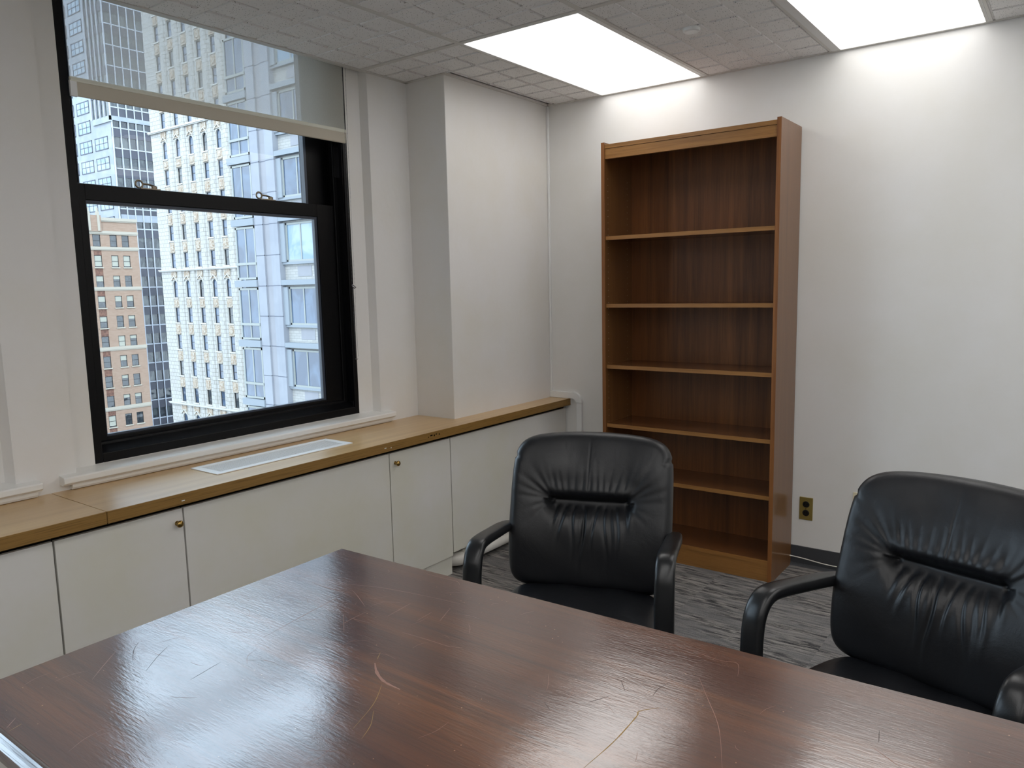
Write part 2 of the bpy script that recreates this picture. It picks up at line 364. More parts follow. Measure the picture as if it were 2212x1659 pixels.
# ---- ceiling: roof slab, tiles with raised squares, grid
cz = sthing('ceiling', (2.4, -3.2, H))
box('slab', 'tee', cz, -.6, XR+.1, YF-.1, .12, 2.70, 2.78)
box('plenum_light_block', 'tee', cz, -.285, -.262, YF, -.905, H+.002, 2.70)  # unseen panel added above the tiles to keep daylight out of the plenum
xs = [.367+.613*k for k in range(-1, 9)]; ys = [-.006, -1.218, -2.437, -3.656, -4.875, -6.094, -7.313]
xs[0] = -.262
LIGHTS = {(1,0),(3,0),(5,0),(7,0),(5,1),(7,1),(3,2),(5,2),(7,2),(3,3),(5,3),(7,3),(3,4),(5,4),(7,4)}  # unseen rear and far-right panels added to fill the room with light
g = MB()
tile_cells = []
for i in range(len(xs)-1):
    for j in range(len(ys)-1):
        x0, x1 = xs[i], min(xs[i+1], XR); y1, y0 = ys[j], max(ys[j+1], YF)
        if x1-x0 < .03 or y1-y0 < .03: continue
        if (i,j) in LIGHTS: continue
        t = MB(); t.box(x0, x1, y0, y1, H+.011, H+.02)
        nx = int(math.ceil((x1-x0)/.1532)) ; ny = int(round((y1-y0)/.1523))
        kind_ = 'both' if i == 0 and j == 0 else ('B' if j == 0 else 'A')
        for a in range(nx):
            for c in range(ny):
                sx1 = x1-a*.1532; sx0 = max(sx1-.1532, x0); sy1 = y1-c*.1523; sy0 = max(sy1-.1523, y0)
                wide, thin = .019, .0085
                gx = thin if kind_ in ('A','both') else wide; gy = thin if kind_ in ('B','both') else wide
                bx = .002
                A = (sx0+gx, sx1-gx, sy0+gy, sy1-gy)
                if A[1]-A[0] < .02 or A[3]-A[2] < .02: continue
                t.add([(A[0],A[2],H+.011),(A[1],A[2],H+.011),(A[1],A[3],H+.011),(A[0],A[3],H+.011),
                       (A[0]+bx,A[2]+bx,H-.0005),(A[1]-bx,A[2]+bx,H-.0005),(A[1]-bx,A[3]-bx,H-.0005),(A[0]+bx,A[3]-bx,H-.0005)],
                      [(4,5,6,7),(0,1,5,4),(1,2,6,5),(2,3,7,6),(3,0,4,7)])
                # the broad shallow bands between rows of squares
                zz = H+.0035
                if kind_ == 'A':
                    for q0, q1 in ((sy0, sy0+gy),(sy1-gy, sy1)): t.box(sx0, sx1, q0, q1, zz, zz+.008)
                elif kind_ == 'B':
                    for q0, q1 in ((sx0, sx0+gx),(sx1-gx, sx1)): t.box(q0, q1, sy0, sy1, zz, zz+.008)
                else:
                    t.box(sx0, sx1, sy0, sy0+.0015, zz, zz+.008); 
        if x0 < 0 and y1 > -.95:   # cut round the corner column
            t2 = MB()
            for fi in t.f:
                cx = sum(t.v[k][0] for k in fi)/len(fi); cy = sum(t.v[k][1] for k in fi)/len(fi)
                if cx < 0 and cy > -.905 and len(fi) == 4 and max(t.v[k][0] for k in fi)-min(t.v[k][0] for k in fi) < .3: continue
                t2.add([t.v[k] for k in fi], [tuple(range(len(fi)))])
            t = t2
        t.build('ceiling_tile', 'tile', cz)
for x in xs[1:]: g.box(x-.012, x+.012, YF, 0, H-.002, H+.006)
for y in ys[1:]:
    if y > YF: g.box(-.26, XR, y-.012, y+.012, H-.0022, H+.006)
g.box(0, XR, -.02, 0, H-.004, H+.006); g.box(XR-.02, XR, YF, 0, H-.004, H+.006); g.box(-.26, -.24, YF, -.905, H-.003, H+.006)
g.box(-.26, 0.0, -.925, -.905, H-.003, H+.006); g.box(0, .02, -.925, 0, H-.003, H+.006)
g.build('ceiling_grid', 'tee', cz)
names = {(1,0):'lit rectangular ceiling panel nearest the window wall, above left of the bookcase',
         (3,0):'lit rectangular ceiling panel cut by the top edge, right of the bookcase'}
for (i, j) in sorted(LIGHTS):
    x0 = [.3815, 1.629, 2.88, 4.10][(i-1)//2]; x1 = x0+.575; y1 = ys[j]-.016; y0 = ys[j+1]+.012
    lab = names.get((i,j), 'unseen lit ceiling panel over the rear or far right of the room, added as fill light')
    L = wthing('ceiling_light', lab, 'ceiling light', ((x0+x1)/2, (y0+y1)/2, H), 'recessed ceiling light panels')
    f = MB(); q = .018
    X0, X1 = xs[i]+.0, xs[i+1]-.0
    f.box(X0, x0, y0-.012, y1+.01, H-.003, H+.03); f.box(x1, X1, y0-.012, y1+.01, H-.003, H+.03)
    f.box(x0, x1, y1, y1+.01, H-.003, H+.03); f.box(x0, x1, y0-.012, y0, H-.003, H+.03)
    f.build('frame', 'lightframe', L)
    box('housing', 'lightframe', L, X0, X1, y0, y1, H+.03, H+.1)
    box('diffuser', 'diffuser', L, x0, x1, y0, y1, H+.004, H+.010)
# small round sprinkler cover
s = MB(); s.lathe([(0,-.012),(.026,-.012),(.034,-.009),(.036,-.003),(.036,.004),(0,.004)], 32, (1.218,-.739,H-.002)); s.cur = 0
sp_ = s.build('ceiling_cover_disc', 'plastic_white', None, smooth=False)
tag(sp_, 'small round white cover disc on the ceiling tiles between the two lit panels', 'ceiling cover')
# ---- rubber baseboard
bb = MB(); bb.prism([(0,.0),(-.022,.0),(-.018,.006),(-.006,.012),(-.004,.1),(0,.102)], .14, XR, 'yz'); struct(bb.build('baseboard_back', 'base_rubber', None))
bb = MB(); bb.box(XR-.005, XR, YF, 0, 0, .1); struct(bb.build('baseboard_right', 'base_rubber', None))
bb = MB(); bb.box(-.0, XR, YF, YF+.005, 0, .1); struct(bb.build('baseboard_front', 'base_rubber', None))

# ================================================================ WINDOWS
def ring(mb, x0, x1, y0, y1, z0, z1, l, r, b, t):
    mb.box(x0,x1,y0,y0+l,z0,z1); mb.box(x0,x1,y1-r,y1,z0,z1); mb.box(x0,x1,y0+l,y1-r,z0,z0+b); mb.box(x0,x1,y0+l,y1-r,z1-t,z1)
def window(n, ya, yb):
    root = sthing('window_%d' % n, (-.38, (ya+yb)/2, .826)); ZT = 2.62
    f = MB(); ring(f, -.31, -.30, ya, yb, .826, ZT, .030, .026, .035, .03)      # flat casing
    ring(f, -.46, -.31, ya, yb, .826, ZT, .022, .030, .03, .03)
    f.prism([(-.301,.861),(-.345,.885),(-.41,.875),(-.41,.84),(-.301,.84)], ya+.02, yb-.03, 'xz')
    f.box(-.372,-.35, yb-.052, yb-.028, .88, ZT)    # parting track
    f.build('window_frame', 'black', root, bevel=.0025)
    jl = MB(); jl.box(-.356, -.305, yb-.0312, yb-.0298, .89, ZT-.03); jl.build('jamb_liner', 'gloss_black', root)
    # lower sash, room side
    f = MB(); ring(f, -.40, -.36, ya+.02, yb-.03, .865, 1.847, .060, .120, .045, .058)
    f.prism([(-.36,.865),(-.345,.872),(-.348,.893),(-.36,.898)], ya+.03, yb-.04, 'xz')
    f.box(-.36,-.352, ya+.45, ya+.62, .885,.889); f.box(-.36,-.352, yb-.55, yb-.40, .885,.889)
    ls = f.build('lower_sash', 'black', root, bevel=.003)
    f = MB(); ring(f, -.385, -.366, ya+.08, yb-.15, .91, 1.789, .004, .016, .008, .012); f.build('glazing_bead', 'bead', ls)
    box('glass_pane', 'glass', ls, -.380, -.376, ya+.07, yb-.14, .90, 1.80)
    # upper sash, outer track
    f = MB(); ring(f, -.448, -.41, ya+.02, yb-.03, 1.80, 2.60, .060, .140, .055, .05)
    us = f.build('upper_sash', 'black', root, bevel=.003)
    f = MB(); ring(f, -.43, -.405, ya+.08, yb-.163, 1.845, 2.56, .004, .014, .004, .01); f.build('glazing_bead', 'bead', us)
    box('glass_pane', 'glass', us, -.430, -.426, ya+.07, yb-.16, 1.83, 2.58)
    mbx = MB(); mbx.box(-.352,-.346, yb-.048, yb-.03, 1.98, ZT); mbx.build('sash_track_strip', 'gloss_black', root)
    # sash locks on the meeting rail
    for yy in ((yb+ya)/2-.345+.0, (yb+ya)/2+.195):
        k = MB(); k.box(-.395, -.368, yy-.004, yy+.075, 1.847, 1.852)
        k.lathe([(0,1.851),(.012,1.851),(.012,1.862),(.007,1.865),(0,1.865)], 14, (-.382, yy+.055, 0))
        lk = k.build('sash_lock', 'steel', root, bevel=.001)
        pts = [(-.382, yy+.06, 1.862), (-.38, yy+.03, 1.868), (-.378, yy+.008, 1.868)]
        k = MB(); k.tube(pts, .004, 8, rx=.006)
        ringpts = [(-.378, yy-.006+.014*math.cos(a), 1.866+.014*math.sin(a)) for a in [2*math.pi*i/16 for i in range(17)]]
        k.tube(ringpts, .004, 6, closed_ends=False, up=(1,0,0)); k.build('lock_lever', 'steel', lk, smooth=True)
    # stool and apron
    sl = MB(); a, b = ya-.143, yb+.178
    sl.prism([(-.34,.8258),(-.300,.8250),(-.225,.8140),(-.2215,.8105),(-.221,.793),(-.224,.790),(-.231,.7885),(-.233,.7835),(-.2599,.7835),(-.2599,.7801),(-.34,.7801)], a, b, 'xz')
    so = sl.build('window_stool', 'trim', root, bevel=.0015)
    ap = MB(); ap.prism([(-.2598,.7830),(-.236,.7830),(-.238,.772),(-.243,.7645),(-.2598,.7645)], a+.032, b-.012, 'xz'); ap.build('apron', 'trim', so)
    return root
for i, (a, b) in enumerate(wins): window(i+1, a, b)

# roller blind on window 1
bl = wthing('roller_blind', 'grey sunscreen roller blind pulled a third of the way down over the black window', 'blind', (-.287, -1.923, 2.135))
y0, y1 = -2.543, -1.303
c = MB(); c.add([(-.2875,y0,2.19),(-.2875,y1,2.19),(-.2875,y1,2.56),(-.2875,y0,2.56)], [(0,1,2,3)]); c.build('blind_cloth', 'screen', bl)
c = MB(); c.lathe([(0,0),(.024,0),(.024,y1-y0),(0,y1-y0)], 20, (-.303, y0, 2.575), 'y'); c.build('roller_tube', 'hem', bl)
c = MB(); c.prism([(-.292,2.137),(-.288,2.134),(-.283,2.137),(-.282,2.183),(-.292,2.183)], y0+.0, y1, 'xz'); hb = c.build('hem_bar', 'hem', bl, bevel=.001)
c = MB(); c.prism([(-.293,2.183),(-.281,2.183),(-.280,2.188),(-.282,2.197),(-.287,2.200),(-.293,2.197)], y0, y1, 'xz'); c.build('hem_rail', 'hem_rail', bl)
box('hem_end_cap', 'plastic_white', hb, -.293,-.281, y0-.002,y0+.02, 2.133,2.186)
# bead chain loop
ch = MB()
path = []
for k in range(int((2.50-1.108)/.0062)): path.append((-.268, -1.300-.012*math.sin(k/225*math.pi)*.5 + (-.004 if k>180 else 0), 2.50-k*.0062))
for k in range(1,7): path.append((-.268, -1.3125-.0095*(1-math.cos(k*math.pi/7))*.9+.006, 1.108-.0085*math.sin(k*math.pi/7)))
for k in range(int((2.50-1.108)/.0062)): path.append((-.262, -1.324-.004*math.sin(k/225*math.pi), 1.108+k*.0062))
for p in path:
    r = .0021
    ch.add([(p[0]+r,p[1],p[2]),(p[0],p[1]+r,p[2]),(p[0]-r,p[1],p[2]),(p[0],p[1]-r,p[2]),(p[0],p[1],p[2]+r),(p[0],p[1],p[2]-r)],
           [(0,1,4),(1,2,4),(2,3,4),(3,0,4),(1,0,5),(2,1,5),(3,2,5),(0,3,5)])
cho = ch.build('bead_chain', 'chrome', bl, smooth=True)
k = MB(); k.tube([(-.262,-1.328,1.462),(-.256,-1.318,1.448),(-.262,-1.303,1.452),(-.268,-1.318,1.466),(-.262,-1.328,1.462)], .0022, 6); k.build('chain_clip', 'chrome', cho, smooth=True)

# ================================================================ COUNTER + CABINETS
def counter(name, lab, poly, y_lo, y_hi):
    root = wthing(name, lab, 'countertop', ((poly[0][0]+.137)/2, (y_lo+y_hi)/2, .722))
    t = MB(); t.prism(poly, .7245, .7625); t.build('top_board', 'oak_top', root)
    e = MB(); e.box(.1366, .1385, y_lo, y_hi, .7225, .7622); e.build('edge_band', 'oak_edge', root)
    return root
YJ = -2.7455
c1 = counter('countertop', 'light oak countertop with a white grille under the black framed window', [(WX,YJ+.001),(.1366,YJ+.001),(.1366,0),(0.0005,0),(.0005,-.9055),(WX,-.9055)], YJ+.001, 0)
c2 = counter('countertop', 'short light oak countertop section at the far left of the photo, left of the seam', [(WX,YF),(.1366,YF),(.1366,YJ-.002),(WX,YJ-.002)], YF, YJ-.002)
# grille laid on the counter
gx0,gx1,gy0,gy1 = -.172,.011,-2.277,-1.610
gr = wthing('air_grille', 'long white metal air grille set in the oak countertop below the window', 'vent', (-.08,-1.94,.7625))
f = MB(); z0,z1 = .7627,.7665
f.box(gx0,gx1,gy0,gy0+.03,z0,z1); f.box(gx0,gx1,gy1-.03,gy1,z0,z1); f.box(gx0,gx0+.028,gy0+.03,gy1-.03,z0,z1); f.box(gx1-.028,gx1,gy0+.03,gy1-.03,z0,z1)
f.build('grille_frame', 'plastic_white', gr, bevel=.001)
box('grille_shade_sheet', 'gap', gr, gx0+.028,gx1-.028,gy0+.03,gy1-.03,.7626,.7632)  # flat near-black sheet painted as the shaded hollow below the bars
nb = 16
s = MB()
for k in range(nb):
    x = gx0+.028+(gx1-gx0-.056)*(k+.5)/nb; s.box(x-.0015,x+.0015,gy0+.03,gy1-.03,.7633,.7643)
for k in range(1,72):
    y = gy0+.03+(gy1-gy0-.06)*k/72; s.box(gx0+.028,gx1-.028,y-.0007,y+.0007,.7632,.7641)
s.build('grille_bars', 'plastic_white', gr)['kind'] = 'stuff'
# cabinets
cabs = [('left', YF, -4.6, False, None), ('x', -4.597, -2.897, False, None),
        ('a', -2.894, -2.477, True, -2.501), ('b', -2.474, -1.4845, False, None), ('c', -1.482, -1.0685, True, -1.448), ('d', -1.0655, -.004, False, None)]
labs = {'left':'white painted cabinet beyond the left edge of the photo',
 'x':'white knobless cabinet at the far left edge, under the short counter section',
 'a':'white cabinet with a brass knob at its top right, below the counter seam',
 'b':'wide plain white cabinet panel without a knob, below the counter grille',
 'c':'narrow white cabinet with a brass knob at its top left',
 'd':'white corner cabinet above the floor pipe, behind the middle chair'}
for key, a, b, knob, ky in cabs:
    zb = .097 if key != 'd' else .112
    r = wthing('cabinet', labs[key], 'cabinet', (-.05, (a+b)/2, 0), 'white cabinets under the window counter')
    body = MB()
    back = WX+.004 if key != 'd' else .004
    body.box(back, .084, a, b, zb+.01, .7235)
    if key != 'd': body.box(back, .094, a, b, 0, zb+.01)
    else: body.box(back, .012, a, b, 0, zb+.01)
    body.build('cabinet_body', 'cab', r)
    box('painted_gap_shade', 'gap', r, .0842, .0905, a, b, .699, .7234)  # near-black strip stands in for the shade under the counter edge
    box('painted_joint_shade', 'gap', r, .0842,.0861, a, a+.006, zb, .6985); box('painted_joint_shade', 'gap', r, .0842,.0861, b-.006, b, zb, .6985)  # dark strips paint the shade between neighbouring doors
    dr = box('door', 'cab', r, .0862, .1065, a+.0015, b-.0015, zb, .7015, bevel=.0012)
    if knob:
        k = MB(); k.lathe([(0,.1066),(.0085,.1066),(.0085,.109),(.0042,.111),(.0042,.118),(.0105,.121),(.0125,.126),(.0105,.131),(.004,.1335),(0,.134)], 20, (0,ky,.653), 'x')
        k.build('knob', 'brass', dr, smooth=True)
# pipe at the foot of the corner cabinet
pp = wthing('floor_pipe', 'white painted elbow and pipe lying along the floor under the corner cabinet', 'pipe', (.08,-.55,.02))
k = MB(); pts = [(.02,-1.03,.052)]+[(.02+.06*math.sin(a), -1.03+.06*(1-math.cos(a)), .052) for a in [i*math.pi/16 for i in range(1,9)]]
k.tube(pts, .036, 18); k.build('elbow', 'pipe', pp, smooth=True)
k = MB(); k.tube([(.08,-.972,.052),(.08,-.94,.052)], .040, 18, up=(0,0,1)); k.build('pipe_collar', 'pipe', pp, smooth=True, bevel=.002)
k = MB(); k.tube([(.08,-.94,.052),(.08,-.02,.052)], .031, 18); k.build('pipe_run', 'pipe', pp, smooth=True)
# surface raceway
rw = wthing('cable_raceway', 'white cable raceway from the ceiling corner bending over the counter end on the back wall', 'raceway', (.1,-.01,.5))
box('vertical_strip', 'plastic_white', rw, .0012,.0135,-.012,-.0002,.803,H-.004, bevel=.002)
box('horizontal_strip', 'plastic_white', rw, .0012,.165,-.016,-.0002,.7632,.802, bevel=.002)
k = MB()
P_ = []
for i in range(9):
    a = math.pi/2*i/8; P_.append((.165+.062*math.sin(a), .742+.0625*math.cos(a)))
for i in range(9):
    a = math.pi/2*(1-i/8); P_.append((.165+.022*math.sin(a), .742+.0215*math.cos(a)))
k.prism(P_, -.019, -.0002, 'xz'); k.build('elbow', 'plastic_white', rw)
box('drop_strip', 'plastic_white', rw, .189,.225,-.016,-.0002,.105,.742, bevel=.002)
# outlets and cable
ol = wthing('wall_outlet', 'tarnished brass duplex outlet plate low on the back wall right of the bookcase', 'outlet', (1.53,-.003,.30))
box('cover_plate', 'brass_plate', ol, 1.497,1.562,-.0045,-.0002,.243,.359, bevel=.0015)
for zz in (.323,.279):
    k = MB(); k.lathe([(0,-.0085),(.0150,-.0085),(.0168,-.0045),(.0168,-.003)], 24, (1.5295,0,zz), 'y')
    rc = k.build('receptacle', 'dark_plastic', ol)
    k = MB(); k.box(1.523,1.5245,-.0092,-.0085,zz-.001,zz+.007); k.box(1.5345,1.536,-.0092,-.0085,zz-.001,zz+.006); k.build('slots', 'gap', rc)
k = MB(); k.lathe([(0,-.0065),(.003,-.006),(.003,-.0044)], 10, (1.5295,0,.301), 'y'); k.build('screw', 'brass', ol)
ov = wthing('wall_outlet', 'ivory wall plate on the back wall, mostly hidden behind the right-hand chair', 'outlet', (1.785,-.003,.36))
box('cover_plate', 'ivory', ov, 1.747,1.822,-.005,-.0002,.300,.418, bevel=.0015)
for zz in (.383,.338):
    box('jack', 'plastic_white', ov, 1.772,1.797,-.0075,-.005,zz-.012,zz+.012)
cb_ = MB(); pts = []
for i in range(60):
    x = 1.35+i*.04; pts.append((x, -.0265-.003*math.sin(i*.9), .047+.006*math.sin(i*.62)-.0035*i*.1*(1 if i<12 else 0)))
cb_.tube(pts, .0026, 8); cbo = cb_.build('cable', 'cable', None, smooth=True)
tag(cbo, 'thin white cable running along the charcoal baseboard right of the bookcase', 'cable')

# ================================================================ BOOKCASE
bc = wthing('bookcase', 'tall empty brown wooden bookcase with five shelves against the back wall', 'bookcase', (1.003,-.16,0))
bx0,bx1,fy,byk,BH = .5425,1.4628,-.3169,-.010,2.1634
for (a,b_) in ((bx0,bx0+.0195),(bx1-.0195,bx1)):
    p = box('side_panel', 'case_side', bc, a,b_,fy+.0015,byk,0,BH, bevel=.0006)
    box('edge_band', 'case_edge_z', p, a,b_,fy,fy+.0013,0,BH)
ix0, ix1 = bx0+.0195, bx1-.0195
box('back_panel', 'case_z', bc, ix0, ix1, byk-.008, byk, .07, BH-.012)
tp = box('top_panel', 'case_x', bc, ix0, ix1, fy+.006, byk-.008, BH-.030, BH-.010)
box('edge_band', 'case_edge', tp, ix0, ix1, fy+.0045, fy+.0058, BH-.030, BH-.010)
box('valance', 'case_edge', bc, ix0, ix1, fy+.0075, fy+.026, BH-.082, BH-.0315)
for zt in (1.689, 1.338, 1.014, .697, .4215):
    sh = box('shelf', 'case_x', bc, ix0+.001, ix1-.001, fy+.0115, byk-.008, zt-.0195, zt)
    box('edge_band', 'case_edge', sh, ix0+.001, ix1-.001, fy+.010, fy+.0113, zt-.0195, zt)
sh = box('bottom_shelf', 'case_x', bc, ix0, ix1, fy+.0035, byk-.008, .086, .1065)
box('edge_band', 'case_edge', sh, ix0, ix1, fy+.002, fy+.0033, .086, .1065)
box('kick_plate', 'case_edge', bc, ix0, ix1, fy+.006, fy+.024, 0, .086)
ph = MB()
for yy in (fy+.035, byk-.06):
    z = .16
    while z < 2.0:
        for (xx, d) in ((ix0+.0003, 1),(ix1-.0003,-1)):
            ph.add([(xx,yy+.0022*math.cos(t),z+.0022*math.sin(t)) for t in [k*math.pi/3 for k in range(6)]], [(0,1,2,3,4,5)])
        z += .032
ph.build('shelf_pin_holes', 'hem', bc)['kind'] = 'stuff'

# ================================================================ TABLE
TT = .74
tb = wthing('conference_table', 'large dark mahogany table with a scratched glossy top in the foreground', 'table', (1.95,-2.98,0))
A_, B_, C_, D_ = (.990,-2.522), (3.05,-2.455), (3.05,-3.418), (1.006,-3.418)
t = MB(); t.prism([D_, C_, B_, A_], TT-.028, TT); t.build('tabletop', 'mahogany', tb)
# moulded edge swept round the top
prof = [(-.004,-.0275),(.0,-.0015),(.0015,-.0035),(.003,-.0075),(.007,-.0085),(.014,-.0095),(.021,-.0135),(.0255,-.020),(.026,-.027),(.0215,-.033),(.013,-.037),(.011,-.046),(-.004,-.046)]
prof = [(a*.9+.0, b) for a, b in prof]
cs = [Vector((*p,0)) for p in (D_, C_, B_, A_)]; rings = []
for i in range(4):
    p = cs[i]; e0 = (p-cs[i-1]).normalized(); e1 = (cs[(i+1)%4]-p).normalized()
    n0 = Vector((e0.y,-e0.x,0)); n1 = Vector((e1.y,-e1.x,0)); n = (n0+n1)/(1+n0.dot(n1))
    rings.append([(p.x+n.x*a, p.y+n.y*a, TT+b) for a, b in prof])
m_ = MB(); n_ = len(prof); V = [v for g_ in rings for v in g_]; F = []
for i in range(4):
    for k in range(n_): F.append((i*n_+k, i*n_+(k+1)%n_, ((i+1)%4)*n_+(k+1)%n_, ((i+1)%4)*n_+k))
m_.add(V, F); m_.build('edge_moulding', 'mahogany_edge', tb, bevel=0)
ap = MB(); ap.box(1.10,2.95,-2.60,-2.62,.60,.712); ap.box(1.10,2.95,-3.32,-3.30,.60,.712); ap.box(1.10,1.12,-3.30,-2.62,.60,.712); ap.box(2.93,2.95,-3.30,-2.62,.60,.712)
ap.build('apron', 'mahogany_edge', tb)
for x in (1.13,2.92):
    for y in (-2.65,-3.27):
        box('leg', 'mahogany_edge', tb, x-.035,x+.035,y-.035,y+.035,0,.712, bevel=.004)
SCR = [[(1.1698, -2.698), (1.2205, -2.6747), (1.2911, -2.6511), (1.4061, -2.6302), (1.4982, -2.6197)], [(1.1143, -2.7244), (1.1747, -2.7255), (1.2478, -2.7164)], [(1.2334, -2.7015), (1.2768, -2.7211), (1.331, -2.7494)], [(1.2693, -2.9711), (1.2485, -2.8224), (1.2334, -2.7015)], [(1.3586, -2.8529), (1.3545, -2.807), (1.3543, -2.7646)], [(1.3532, -2.8078), (1.4051, -2.8016)], [(1.4924, -2.7939), (1.5546, -2.7894), (1.6119, -2.7867), (1.6386, -2.7756)], [(1.5401, -2.9166), (1.5707, -2.94), (1.6062, -2.9549), (1.6481, -2.9581)], [(1.5183, -2.8814), (1.5334, -2.9048)], [(1.6092, -2.9646), (1.6445, -3.018), (1.6718, -3.0891)], [(1.6606, -3.033), (1.6873, -3.0641), (1.7042, -3.0991)], [(1.4098, -2.7573), (1.4039, -2.6781)], [(1.4785, -2.736), (1.476, -2.6874)], [(1.5205, -2.7118), (1.4982, -2.6551)], [(1.312, -2.5292), (1.3738, -2.5262), (1.4081, -2.5245), (1.4277, -2.5372)], [(1.6214, -3.0925), (1.6095, -3.0629)], [(1.3188, -2.8013), (1.3931, -2.8647)], [(2.0648, -2.6233), (2.1024, -2.6776), (2.1524, -2.752), (2.1951, -2.847)], [(1.8999, -2.5423), (1.997, -2.5361), (2.0697, -2.5425), (2.103, -2.5359), (2.1203, -2.5805)], [(2.0295, -2.962), (2.034, -2.8793), (2.0309, -2.7998), (2.0277, -2.7812), (2.0499, -2.7531)], [(2.0252, -2.7288), (2.0223, -2.7004), (2.0289, -2.6674)], [(1.944, -2.8059), (1.9634, -2.7685)], [(2.3634, -2.6717), (2.4064, -2.7003)], [(2.3606, -2.6161), (2.3671, -2.6526)], [(1.8812, -2.8472), (1.9033, -2.8624)], [(1.9537, -2.7091), (1.9786, -2.7397)], [(1.1513, -3.257), (1.1168, -3.2218), (1.0738, -3.1751)], [(1.1464, -3.1795), (1.0994, -3.1524), (1.0733, -3.1294)], [(1.2027, -3.1824), (1.168, -3.1422), (1.1404, -3.1032)], [(1.3042, -3.1526), (1.2902, -3.0818)], [(1.1969, -3.4143), (1.1751, -3.3923)], [(1.21, -3.416), (1.2033, -3.3934)]]
def strip(mb, pts, wd, z=TT+.00012):
    # smooth the polyline a little, then lay a very thin tapered strip
    P = [Vector((*p,0)) for p in pts]
    Q = []
    for i in range(len(P)-1):
        p0 = P[max(i-1,0)]; p1 = P[i]; p2 = P[i+1]; p3 = P[min(i+2,len(P)-1)]
        for k in range(8):
            t = k/8; Q.append(.5*((2*p1)+(p2-p0)*t+(2*p0-5*p1+4*p2-p3)*t*t+(3*p1-p0-3*p2+p3)*t**3))
    Q.append(P[-1]); V = []; F = []
    for i, q in enumerate(Q):
        d = (Q[min(i+1,len(Q)-1)]-Q[max(i-1,0)]).normalized(); n = Vector((-d.y,d.x,0)); u = i/(len(Q)-1)
        hw = wd*(.25+.75*math.sin(math.pi*min(max(u,.02),.98)))*random.uniform(.7,1.15)/2
        V += [(q+n*hw+Vector((0,0,z)))[:], (q-n*hw+Vector((0,0,z)))[:]]
    for i in range(len(Q)-1): F.append((2*i,2*i+1,2*i+3,2*i+2))
    mb.add(V, F)
for i, pl in enumerate(SCR):
    s = MB(); wd = {7:.0065, 19:.0022}.get(i, .0011)
    strip(s, pl, wd)
    mt = 'scratch_gold' if i in (19,8,9,10,31,32) else 'scratch_dark' if i in (20,21,23,24,25,27,28,29) else 'scratch'
    s.build('scratch', mt, tb)

for y, z, w_, h_ in ((-1.235,.747,.016,.007),(-1.215,.744,.008,.009),(-1.20,.748,.010,.005),(-1.18,.745,.006,.008),(-1.255,.742,.007,.004)):
    box('edge_wear', 'gap', c1, .1384,.1387, y-w_/2, y+w_/2, z-h_/2, z+h_/2)
for y, z, w_, h_ in ((-1.535,.741,.012,.003),(-1.50,.737,.005,.004),(-2.49,.736,.012,.003)):
    box('edge_chip', 'plastic_white', c1, .1384,.1387, y-w_/2, y+w_/2, z-h_/2, z+h_/2)
s = MB()
for _ in range(70):
    x, y = random.uniform(1.05,2.5), random.uniform(-3.35,-2.55); a = random.gauss(.8, .9); L = random.uniform(.012,.07); c = random.uniform(-.3,.3)
    strip(s, [(x,y),(x+.5*L*math.cos(a+c),y+.5*L*math.sin(a+c)),(x+L*math.cos(a),y+L*math.sin(a))], .0006)
s.build('hairline_scratches', 'scratch', tb)['kind'] = 'stuff'
# ================================================================ CHAIRS
def sm(x, a, b):
    t = min(max((x-a)/(b-a),0),1); return t*t*(3-2*t)
def grid_cushion(outline_R, front, back, nth=300, nr=96):
    """closed cushion: polar grid; front(x,z,rr) and back(x,z,rr) give depth"""
    V = []; F = []
    R = [outline_R(2*math.pi*k/nth) for k in range(nth)]
    cs_ = [(math.cos(2*math.pi*k/nth), math.sin(2*math.pi*k/nth)) for k in range(nth)]
    def sheet(fn, nr, rev):
        base = len(V); V.append((0, fn(0,0,0), 0))
        for i in range(1, nr+1):
            rr = 1-(1-i/nr)**1.5
            for k in range(nth):
                x, z = R[k]*rr*cs_[k][0], R[k]*rr*cs_[k][1]; V.append((x, fn(x,z,rr), z))
        for k in range(nth):
            a, b = base+1+k, base+1+(k+1)%nth; F.append((base,a,b) if rev else (base,b,a))
        for i in range(nr-1):
            for k in range(nth):
                a = base+1+i*nth+k; b = base+1+i*nth+(k+1)%nth; F.append((a,b,b+nth,a+nth) if not rev else (b,a,a+nth,b+nth))
        return base+1+(nr-1)*nth
    e1 = sheet(front, nr, False); e2 = sheet(back, 24, True)
    for k in range(nth): F.append((e1+k, e1+(k+1)%nth, e2+(k+1)%nth, e2+k))
    return V, F
def solve_R(inside, t):
    lo, hi = 0, .6; c, s = math.cos(t), math.sin(t)
    for _ in range(30):
        m = (lo+hi)/2
        if inside(m*c, m*s): lo = m
        else: hi = m
    return lo
BW, BHH = .272, .265     # half width, half height of the back
def in_back(x, z):
    hw = BW*(1-.02*(z/BHH)**2) - (.004 if abs(z-.172)<.006 else 0)
    top = BHH-.028*(x/BW)**2; n = 7.5 if z > 0 else 9
    zz = z/top if z > 0 else z/BHH
    return (abs(x)/hw)**n + abs(zz)**n <= 1
def segd(x, z, x0, x1, z0):
    cx = min(max(x, x0), x1); return math.hypot(x-cx, z-z0), cx
SZ = .026                 # height of the tufted seam
rays = [(55,.0058,.10),(35,.0062,.11),(20,.0045,.13),(4,.004,.12),(-22,.0035,.07),(-42,.004,.07),(72,.0035,.08),(88,.003,.09)]
